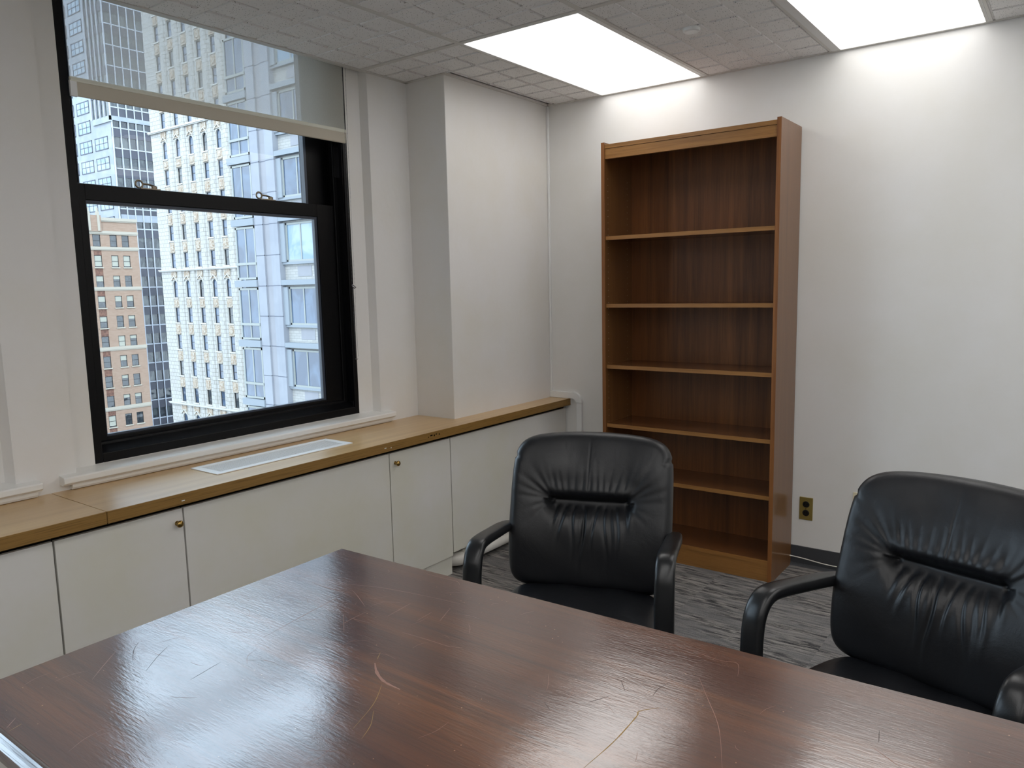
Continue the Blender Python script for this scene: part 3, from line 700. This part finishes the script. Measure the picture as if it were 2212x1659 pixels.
folds = [(-.015,.10,0.0,.0055,.0062,.19),(.018,-.02,.03,.0042,.005,.13),(-.045,.12,.05,.0045,.0055,.16),(-.085,.3,.1,.004,.007,.12),(.055,-.10,.0,.0036,.006,.17),(.088,-.22,.06,.004,.006,.15),(-.11,.55,.1,.004,.007,.08),(.115,-.5,.1,.004,.007,.08),(.075,.0,.0,.0025,.01,.2)]
def back_front(x, z, rr):
    edge = max(0, 1-rr**20)**.45
    d = .050*edge
    # overall padding: head roll above the seam, lumbar swell below
    d += .012*edge*math.exp(-((z-.13)/.11)**2)*(1-.3*(x/BW)**2)
    d += .020*edge*math.exp(-((z+.09)/.12)**2)*(1-.35*(x/BW)**2)
    d -= .016*math.exp(-((abs(x)-BW)/.05)**2)*0
    sd, cx = segd(x, z, -.118, .118, SZ)
    dz = z-SZ
    inx = max(0, 1-max(0,abs(x)-.118)/.05)
    d -= .030*math.exp(-(sd/(.013 if dz > 0 else .013+.030*inx))**2)*edge
    d -= .008*math.exp(-(sd/.05)**2)*edge
    if dz > 0: d += sm(dz,0,.014)*.008*math.exp(-((dz-.032)/.02)**2)*inx*edge     # roll bulging over the seam
    # radiating creases from the seam ends
    for sgn in (-1, 1):
        ex = sgn*.118; px, pz = (x-ex)*sgn, z-SZ
        for ang, dep, ln in rays:
            a = math.radians(ang); al = px*math.cos(a)+pz*math.sin(a); pe = -px*math.sin(a)+pz*math.cos(a)+.0 + .018*(al**2)/.02*.1
            if al > 0: d -= dep*.8*math.exp(-(pe/(.005+.05*al))**2)*math.exp(-(al/ln)**2)*sm(al,0,.012)*edge
    # folds below the seam
    if z < SZ:
        for fx, sl, w0, dep, wd, ln in folds:
            q = SZ-z; c = fx*(1+.15*q)-sl*q*.25+.006*math.sin(q*26+fx*60)
            d -= 1.35*dep*math.exp(-((x-c)/wd)**2)*math.exp(-((q-ln*.42)/(ln*.5))**2)*sm(q,.008,.035)*edge
            d += dep*.7*math.exp(-((x-c-wd*1.7)/(wd*1.1))**2)*math.exp(-((q-ln*.42)/(ln*.5))**2)*sm(q,.008,.035)*edge
    else:   # stitched centre line and soft gathers above the seam
        d -= .0012*math.exp(-((x+.005)/.0022)**2)*edge*sm(z,.05,.07)*(1-.5*sm(z,.19,.24))
        q = z-SZ
        for k in range(-5,6):
            d -= sm(q,0,.02)*.0016*math.exp(-((x-k*.021*(1+q*2.2)-.004*math.sin(q*30+k))/.006)**2)*math.exp(-((q-.045)/.045)**2)*edge
    # lazy waviness
    d += .0016*math.sin(x*31+z*17)*math.sin(z*23-x*9)*edge
    return -d
def back_rear(x, z, rr): return .045*(max(0,1-rr**6))**.5
def solve_path(P, n=8):
    P = [Vector(p) for p in P]; Q = []
    for i in range(len(P)-1):
        p0 = P[max(i-1,0)]; p1 = P[i]; p2 = P[i+1]; p3 = P[min(i+2,len(P)-1)]
        for k in range(n):
            t = k/n; Q.append(.5*((2*p1)+(p2-p0)*t+(2*p0-5*p1+4*p2-p3)*t*t+(3*p1-p0-3*p2+p3)*t**3))
    Q.append(P[-1]); return Q
SW, SD = .262, .250
def in_seat(x, z):
    return (abs(x)/(SW*(1-.04*(z/SD))))**5 + (abs(z)/SD)**5 <= 1
def seat_top(x, z, rr):     # z runs front(-) to rear(+)
    edge = max(0, 1-rr**8)**.5
    d = .050*edge - .018*sm(-z,.14,.25)*edge - .008*math.exp(-(x/.12)**2-((z-.02)/.12)**2)
    for k, (a, dep) in enumerate(((18,.004),(32,.0045),(48,.004),(64,.003))):
        for sgn in (-1,1):
            aa = math.radians(a); px = (sgn*x-.24); pz = z+.16
            al = -px*math.cos(aa)+pz*math.sin(aa); pe = px*math.sin(aa)+pz*math.cos(aa)
            if al > 0: d -= dep*math.exp(-(pe/(.008+.02*al))**2)*math.exp(-(al/.13)**2)*edge
    d += .002*math.sin(x*40+z*21)*edge
    return d
CUSH = {}
def make_chair(loc, yaw, label):
    r = thing('office_chair', label, 'chair', (loc[0],loc[1],0), yaw, 'black leather conference chairs')
    if not CUSH:
        R = {}
        V, F = grid_cushion(lambda t: solve_R(in_back, t), back_front, back_rear)
        L = math.radians(17.5); ca, sa = math.cos(L), math.sin(L); cy, cz_ = .272, .690
        VV = []
        for x, y, z in V:
            y += .06*(z/.26)**2*.35 - .0*(x)**2 - .35*x*x     # gentle wrap
            VV.append((x, cy+y*ca+z*sa, cz_-y*sa+z*ca))
        b = MB(); b.add(VV, F); CUSH['back'] = b
        V, F = grid_cushion(lambda t: solve_R(in_seat, t), seat_top, lambda x,z,rr: -.055*(max(0,1-rr**8))**.4, 220, 60)
        b = MB(); b.add([(x, z-.02, .412+d) for x, d, z in V], F); CUSH['seat'] = b
    CUSH['back'].build('backrest', 'leather', r, smooth=True)
    CUSH['seat'].build('seat', 'leather', r, smooth=True)
    for s_ in (-1, 1):
        x = .282*s_
        pts = solve_path([(x*.985,.235,.628),(x,.17,.640),(x,.06,.655),(x,-.05,.668),(x,-.098,.664),(x,-.128,.635),(x,-.142,.585),(x,-.146,.50),(x,-.140,.42),(x*.98,-.11,.375),(x*.93,-.05,.352),(x*.82,.0,.347),(x*.6,.0,.347)], 7)
        m = MB(); m.tube(pts, .0175, 20, rx=.029, up=(1,0,0) if False else (0,1,.001), power=3.2)
        # cross-section must stay flat side out: rebuild with x as the wide axis
        m = MB(); rings = []; seg = 22
        for i, p in enumerate(pts):
            d = (pts[min(i+1,len(pts)-1)]-pts[max(i-1,0)]).normalized()
            n1 = Vector((1,0,0)); n1 = (n1-d*n1.dot(d))
            if n1.length < .3: n1 = Vector((0,1,0))-d*d.y
            n1.normalize(); n2 = n1.cross(d).normalized(); ring_ = []
            wx = .0255+.003*math.sin(i/len(pts)*math.pi); th = .0165
            for k in range(seg):
                t = 2*math.pi*k/seg; c, q = math.cos(t), math.sin(t)
                c = math.copysign(abs(c)**.62, c); q = math.copysign(abs(q)**.62, q); ring_.append(p+n1*c*wx+n2*q*th)
            rings.append(ring_)
        V = [v_ for g_ in rings for v_ in g_]; F = []
        for i in range(len(pts)-1):
            for k in range(seg): F.append((i*seg+k, i*seg+(k+1)%seg, (i+1)*seg+(k+1)%seg, (i+1)*seg+k))
        F.append(tuple(range(seg))); F.append(tuple(range((len(pts)-1)*seg, len(pts)*seg)))
        m.add(V, F); m.build('armrest', 'urethane', r, smooth=True)
    m = MB(); m.box(-.18,.18,-.16,.16,.335,.365); m.build('seat_pan', 'dark_plastic', r, bevel=.01)
    m = MB(); m.tube(solve_path([(0,.10,.35),(0,.25,.36),(0,.33,.42),(0,.34,.56)],6), .008, 12, rx=.03, up=(1,0,0)); m.build('back_bracket', 'dark_plastic', r, smooth=True)
    m = MB(); m.lathe([(0,.085),(.03,.085),(.03,.20),(.022,.205),(.022,.335),(0,.335)], 20); m.build('gas_column', 'dark_plastic', r)
    base_ = MB()
    for k in range(5):
        a = 2*math.pi*k/5+.3; c, q = math.cos(a), math.sin(a)
        base_.tube([(.02*c,.02*q,.105),(.15*c,.15*q,.095),(.29*c,.29*q,.075)], .014, 10, rx=.022)
    base_.build('star_base', 'dark_plastic', r, smooth=True)
    for k in range(5):
        a = 2*math.pi*k/5+.3; c, q = math.cos(a)*.29, math.sin(a)*.29
        m = MB(); m.lathe([(0,-.020),(.022,-.020),(.026,-.014),(.026,-.004),(.018,-.003),(.018,.003),(.026,.004),(.026,.014),(.022,.020),(0,.020)], 18, (c, q, .0265), 'x')
        m.lathe([(0,.03),(.008,.03),(.008,.075),(0,.075)], 10, (c,q,0)); m.build('caster', 'dark_plastic', r)
    return r
make_chair((1.385,-1.955), math.radians(20), 'black leather armchair between the corner cabinet and the bookcase, facing the table')
make_chair((2.285,-2.020), math.radians(-17), 'black leather armchair at the right edge of the photo, in front of the outlet wall')

# ================================================================ THE CITY OUTSIDE
GZ = -48
struct(box('street', 'asphalt', None, -400, 60, -120, 300, GZ-1, GZ))
def fb(mb, face, F0, u0,u1,v0,v1,d0,d1):
    """box on a facade: u along, v up, d outward"""
    if face == 'S': mb.box(u0,u1, F0-d1, F0-d0, v0,v1)
    else: mb.box(F0+d0, F0+d1, u0,u1, v0,v1)
def put_window(par, face, F0, u0,u1,v0,v1, d, fr=.07, cols=1, rows=2, frame='winframe', pane='pane_sky', blind=0, arch=False, name='window'):
    m = MB(); fb(m,face,F0,u0,u0+fr,v0,v1,d,d+.06); fb(m,face,F0,u1-fr,u1,v0,v1,d,d+.06); fb(m,face,F0,u0,u1,v0,v0+fr,d,d+.06); fb(m,face,F0,u0,u1,v1-fr,v1,d,d+.06)
    for k in range(1,cols): u = u0+(u1-u0)*k/cols; fb(m,face,F0,u-fr*.4,u+fr*.4,v0,v1,d,d+.05)
    for k in range(1,rows): vv = v0+(v1-v0)*k/rows; fb(m,face,F0,u0,u1,vv-fr*.4,vv+fr*.4,d,d+.05)
    w_ = m.build(name, frame, par)
    m = MB(); fb(m,face,F0,u0,u1,v0,v1,d,d+.02); m.build('pane', pane, w_)
    if blind:
        m = MB(); fb(m,face,F0,u0+fr,u1-fr,v1-(v1-v0)*blind,v1-fr,d+.02,d+.03); m.build('blind', 'winblind', w_)
    return w_
# ---- white glazed-block tower
Y0 = 46.0
wb = wthing('office_tower', 'white glazed-block tower with narrow windows and tan panels, centre of the window view', 'building', (-78, 52, GZ))
TOP = 40
m = MB(); m.box(-87.75,-66,Y0+.55,66,GZ,TOP); m.build('wall', 'terra', wb)
cols_ = [-84.9,-82.12,-79.35,-76.6,-73.9,-71.1]
bounds = [-87.75]+[ (cols_[i]+cols_[i+1])/2 for i in range(5)]+[-69.7]
hw = .56
for i in range(len(cols_)+1):
    a = (cols_[i-1]+hw) if i > 0 else -87.75; b = (cols_[i]-hw) if i < 6 else -66
    MB().box(a,b,Y0,Y0+.56,GZ,TOP).build('pier', 'terra', wb)
for i in range(1, len(cols_)):    # rounded rib on each pier
    u = (cols_[i-1]+cols_[i])/2; r_b = MB()
    r_b.prism([(u-.40,Y0+.02),(u-.34,Y0-.10),(u-.12,Y0-.16),(u+.12,Y0-.16),(u+.34,Y0-.10),(u+.40,Y0+.02)], GZ, TOP); r_b.build('rib', 'terra', wb)
k0 = -5
belts = [4.2+16.15*k for k in range(-3,4)]
for bz in belts:
    m = MB(); m.box(-87.9,-66,Y0-.34,Y0+.2,bz-.10,bz+.02); m.box(-87.85,-66,Y0-.26,Y0,bz-.20,bz-.10); m.build('belt_course', 'terra_trim', wb)
floors = []
for bi, bz in enumerate(belts):
    for f in range(5):
        zt = bz-1.32-3.22*f
        floors.append((zt, f == 0))
floors = [f for f in floors if -17 < f[0] < 37.5]
for zt, arch in floors:
    h = 1.98 if arch else 1.76
    for c in cols_:
        # opening with window, surround and carved panel below
        w_ = put_window(wb,'S',Y0,c-.45,c+.45,zt-h,zt,-.20,.07,1,2,'winframe','pane_sky' if random.random()<.8 else 'pane_dark')
        band = MB()
        band.box(c-hw,c-.45,Y0+.04,Y0+.56,zt-h,zt); band.box(c+.45,c+hw,Y0+.04,Y0+.56,zt-h,zt)
        band.box(c-hw,c+hw,Y0-.06,Y0+.56,zt-h-.14,zt-h)              # sill
        band.box(c-hw,c+hw,Y0+.06,Y0+.56,zt-3.22,zt-h-.14)
        if arch:
            pts = [(c-hw,zt+.02)]+[(c-.45*math.cos(t),zt-.44+.46*math.sin(t)) for t in [math.pi*k/10 for k in range(11)]]+[(c+hw,zt+.02),(c+hw,zt+1.3),(c-hw,zt+1.3)]
            band.prism(pts, Y0+.01, Y0+.5, 'xz')
            for s_ in (-1,1):
                band.prism([(c+s_*.62,zt-.02),(c+s_*.62,zt+.10),(c,zt+.60),(c,zt+.48)], Y0-.14, Y0+.1, 'xz')
        band.build('window_surround', 'terra_trim', w_)
        orn = MB()
        orn.box(c-hw+.04,c+hw-.04,Y0+.0,Y0+.5,zt-3.22+.16,zt-h-.22)
        orn.box(c-.30,c+.30,Y0-.06,Y0+.1,zt-3.22+.34,zt-h-.40)
        orn.box(c-.46,c+.46,Y0-.10,Y0+.1,zt-3.22+.06,zt-3.22+.15)
        orn.build('ornament_panel', 'ornament', wb)
        if arch:
            for s_ in (-1,1):
                orn = MB(); x_ = c+s_*.42; orn.box(x_-.12,x_+.12,Y0-.10,Y0+.3,zt+.42,zt+1.05); orn.build('relief_ornament', 'ornament', wb)
# ---- pale grey apartment block, nearer, right of the view
Y1 = 19.5
gb = wthing('apartment_building', 'pale blue-grey apartment block with wide windows, nearest and rightmost in the window view', 'building', (-23, 26, GZ))
m = MB(); m.box(-32.1,-12,Y1+.27,34,GZ,16.4); m.build('wall', 'greybrick', gb)
for (a, b) in ((-30.62,-28.78),(-26.1,-24.3),(-20.2,-18.4),(-14.2,-12)):
    m = MB(); w3 = (b-a)/3
    m.box(a,a+w3*1.05,Y1-.04,Y1+.5,GZ,16.4); m.box(b-w3*1.05,b,Y1-.04,Y1+.5,GZ,16.4); pl = m.build('pilaster', 'greyconc', gb)
    m = MB(); m.box(a+w3*1.05,b-w3*1.05,Y1+.06,Y1+.5,GZ,16.4); m.build('pilaster_recess', 'greyconc_dark', pl)
    m = MB(); z = .19-1.5*20
    while z < 16.3: m.box(a-.003,a+w3*1.05,Y1-.044,Y1+.02,z-.018,z+.018); m.box(b-w3*1.05,b+.003,Y1-.044,Y1+.02,z-.018,z+.018); m.box(a+w3,b-w3,Y1+.056,Y1+.1,z-.018,z+.018); z += 1.5
    m.build('panel_joint', 'joint', pl)
for k in range(-5, 4):
    zt = 4.66+3.05*k
    bay = put_window(gb,'S',Y1,-32.3,-30.64,zt-2.62,zt,-.02,.10,2,1,'greyframe','pane_sky', name='bay_window')
    m = MB(); fb(m,'S',Y1,-32.3,-30.64,zt-1.90,zt-1.78,-.02,.08); m.build('transom','greyframe',bay)
    m = MB(); fb(m,'S',Y1,-32.50,-30.63,zt-3.0,zt-2.66,-.3,.12); m.build('ledge','ledge',gb)
    for (a, b) in ((-28.42,-26.25),(-24.1,-20.4),(-18.2,-14.4)):
        put_window(gb,'S',Y1,a,b,zt-1.84,zt,-.20,.09,2,1,'greyframe','pane_sky' if k%3 else 'pane_light')
        m = MB(); fb(m,'S',Y1,a-.4,b+.2,zt-3.05+.10,zt-3.05+.34,-.3,.03); fb(m,'S',Y1,a-.36,b+.15,zt-1.96,zt-1.84,-.3,-.12); m.build('ledge','ledge',gb)
        m = MB(); c = (a+b)/2+.05; fb(m,'S',Y1,c-.52,c+.52,zt-2.55,zt-2.06,-.28,-.25); m.build('vent_panel','greyconc_dark',gb)
        m = MB(); fb(m,'S',Y1,a-.36,a,zt-1.84,zt,-.28,-.06); m.build('jamb','ledge',gb)
# ---- tan brick building across the avenue
X2 = -130.0
bb_ = wthing('brick_building', 'tan brick building with cream stone bands, lower left of the window view', 'building', (-138, 55, GZ))
m = MB(); m.box(-150,X2-.35,40,65.4,GZ,12.9); m.build('wall', 'brick', bb_)
wc = [(57.82,59.1),(60.65,61.85),(62.66,63.88)]; wc += [(a-8.05,b-8.05) for a,b in wc]
rows_ = [11.4-3.41*k for k in range(0,16)]
m = MB()
us = sorted([(a,b) for a,b in wc])
prev = 40.0
for a, b in us: fb(m,'E',X2,prev,a,GZ,13.9,-.35,0); prev = b
fb(m,'E',X2,prev,65.4,GZ,13.9,-.35,0)
m.build('pier', 'brick', bb_)
for ri, zt in enumerate(rows_):
    m = MB(); s_ = MB(); sl = MB()
    zn = (rows_[ri+1] if ri+1 < len(rows_) else GZ)
    for ci, (a, b) in enumerate(wc):
        put_window(bb_,'E',X2,a,b,zt-1.98,zt,-.14,.09,1,2,'winframe','pane_dark', blind=random.choice((0,.45,.5,.9,0,.3)) if ri else 0)
        (s_ if ci in (0,3) else m).add(*(lambda q:(q.v,q.f))(MB().box(X2-.30,X2-(.05 if ci in (0,3) else 0.0),a,b,zn,zt-1.98)))
        fb(sl,'E',X2,a-.12,b+.12,zt-2.18,zt-1.98,-.3,.12)
    m.build('spandrel','brick',bb_); s_.build('striped_spandrel','stripe',bb_); sl.build('sill','limestone',bb_)
m = MB(); m.box(X2-.3,X2+.03,40,65.45,11.42,13.9); m.build('parapet','brick',bb_)
for z,hh,dd in ((11.62,.42,.18),(9.0,.42,.16),(2.25,.45,.14),(-7.98,.5,.14),(-18.3,.5,.14),(13.75,.5,.25)):
    m = MB(); m.box(X2-.2,X2+dd,40,65.5,z,z+hh); m.box(X2-.2,X2+dd*.6,40,65.45,z-.18,z); m.build('stone_band','limestone',bb_)
m = MB(); m.box(X2-.5,X2+.28,55.5,59.35,11.9,14.6); m.build('corner_turret','brick',bb_)
m = MB()
for u in (55.8,57.4,58.9):
    m.box(X2-.2,X2+.35,u-.2,u+.2,12,15.2); m.box(X2-.1,X2+.25,u-.1,u+.1,15.2,15.8)
m.build('finial','limestone',bb_)
m = MB(); m.box(-142,-134,56,63,12.9,14.4); m.box(-140,-137,60,61,14.4,15.6); m.build('roof_plant','greyconc_dark',bb_)
# ---- dark glass and pale concrete tower behind it
X3 = -144.0
gt = wthing('glass_tower', 'blue-grey glass tower with white mullions and pale concrete side, behind the brick building', 'building', (-156, 78, GZ))
m = MB(); m.box(-185,X3-.2,69.6,95,GZ,70); m.build('concrete_wall','concrete',gt)
m = MB(); m.box(X3-.25,X3,69.9,95,GZ,33.5); m.box(X3-.25,X3,69.55,95,34.3,70); m.box(-150.4,X3,69.45,69.59,34.3,70); m.build('curtain_glass','pane_tower',gt)
m = MB(); m.box(X3-.1,X3+.30,69.3,95,33.55,34.35); m.box(-150.4,X3+.3,69.3,69.6,33.3,34.35); m.build('setback_ledge','concrete',gt)
u = 69.65
while u < 86:
    m = MB(); m.box(X3,X3+.28,u-.09,u+.09,GZ,33.6); m.build('mullion','mullion',gt); u += 1.505
u = 69.5
while u < 86:
    m = MB(); m.box(X3,X3+.28,u-.09,u+.09,34.3,70); m.build('mullion','mullion',gt); u += 1.505
for k in range(1,5):
    m = MB(); x_ = X3-1.6*k; m.box(x_-.09,x_+.09,69.2,69.5,34.3,70); m.build('mullion','mullion',gt)
for k in range(-9, 19):
    z = -4.73+3.7*k
    if z < GZ: continue
    u0 = 69.9 if z < 32 else 69.55
    m = MB(); m.box(X3-.02,X3+.14,u0,95,z-1.65,z-.06); (z > 36 and m.box(-150.4,X3,69.35,69.5,z-1.65,z-.06)); m.build('spandrel','spandrel',gt)
    m = MB(); m.box(X3,X3+.20,u0,95,z-.10,z+.10); m.build('transom','mullion',gt)
m = MB(); m.box(X3-.02,X3+.2,69.9,95,15.1,16.4); m.build('mechanical_band','concrete',gt)
for k in range(-3, 16):
    zt = 30.95+3.7*(k-6) if True else 0
    if zt > 58: continue
    wins_ = [(-150.7,-145.75),(-156.9,-151.95),(-163.1,-158.15)]
    if zt > 33: wins_ = wins_[1:]
    fy_ = 69.6
    for a, b in wins_:
        put_window(gt,'S',fy_,a,b,zt-2.35,zt,.02,.16,3,2,'joint','pane_light')
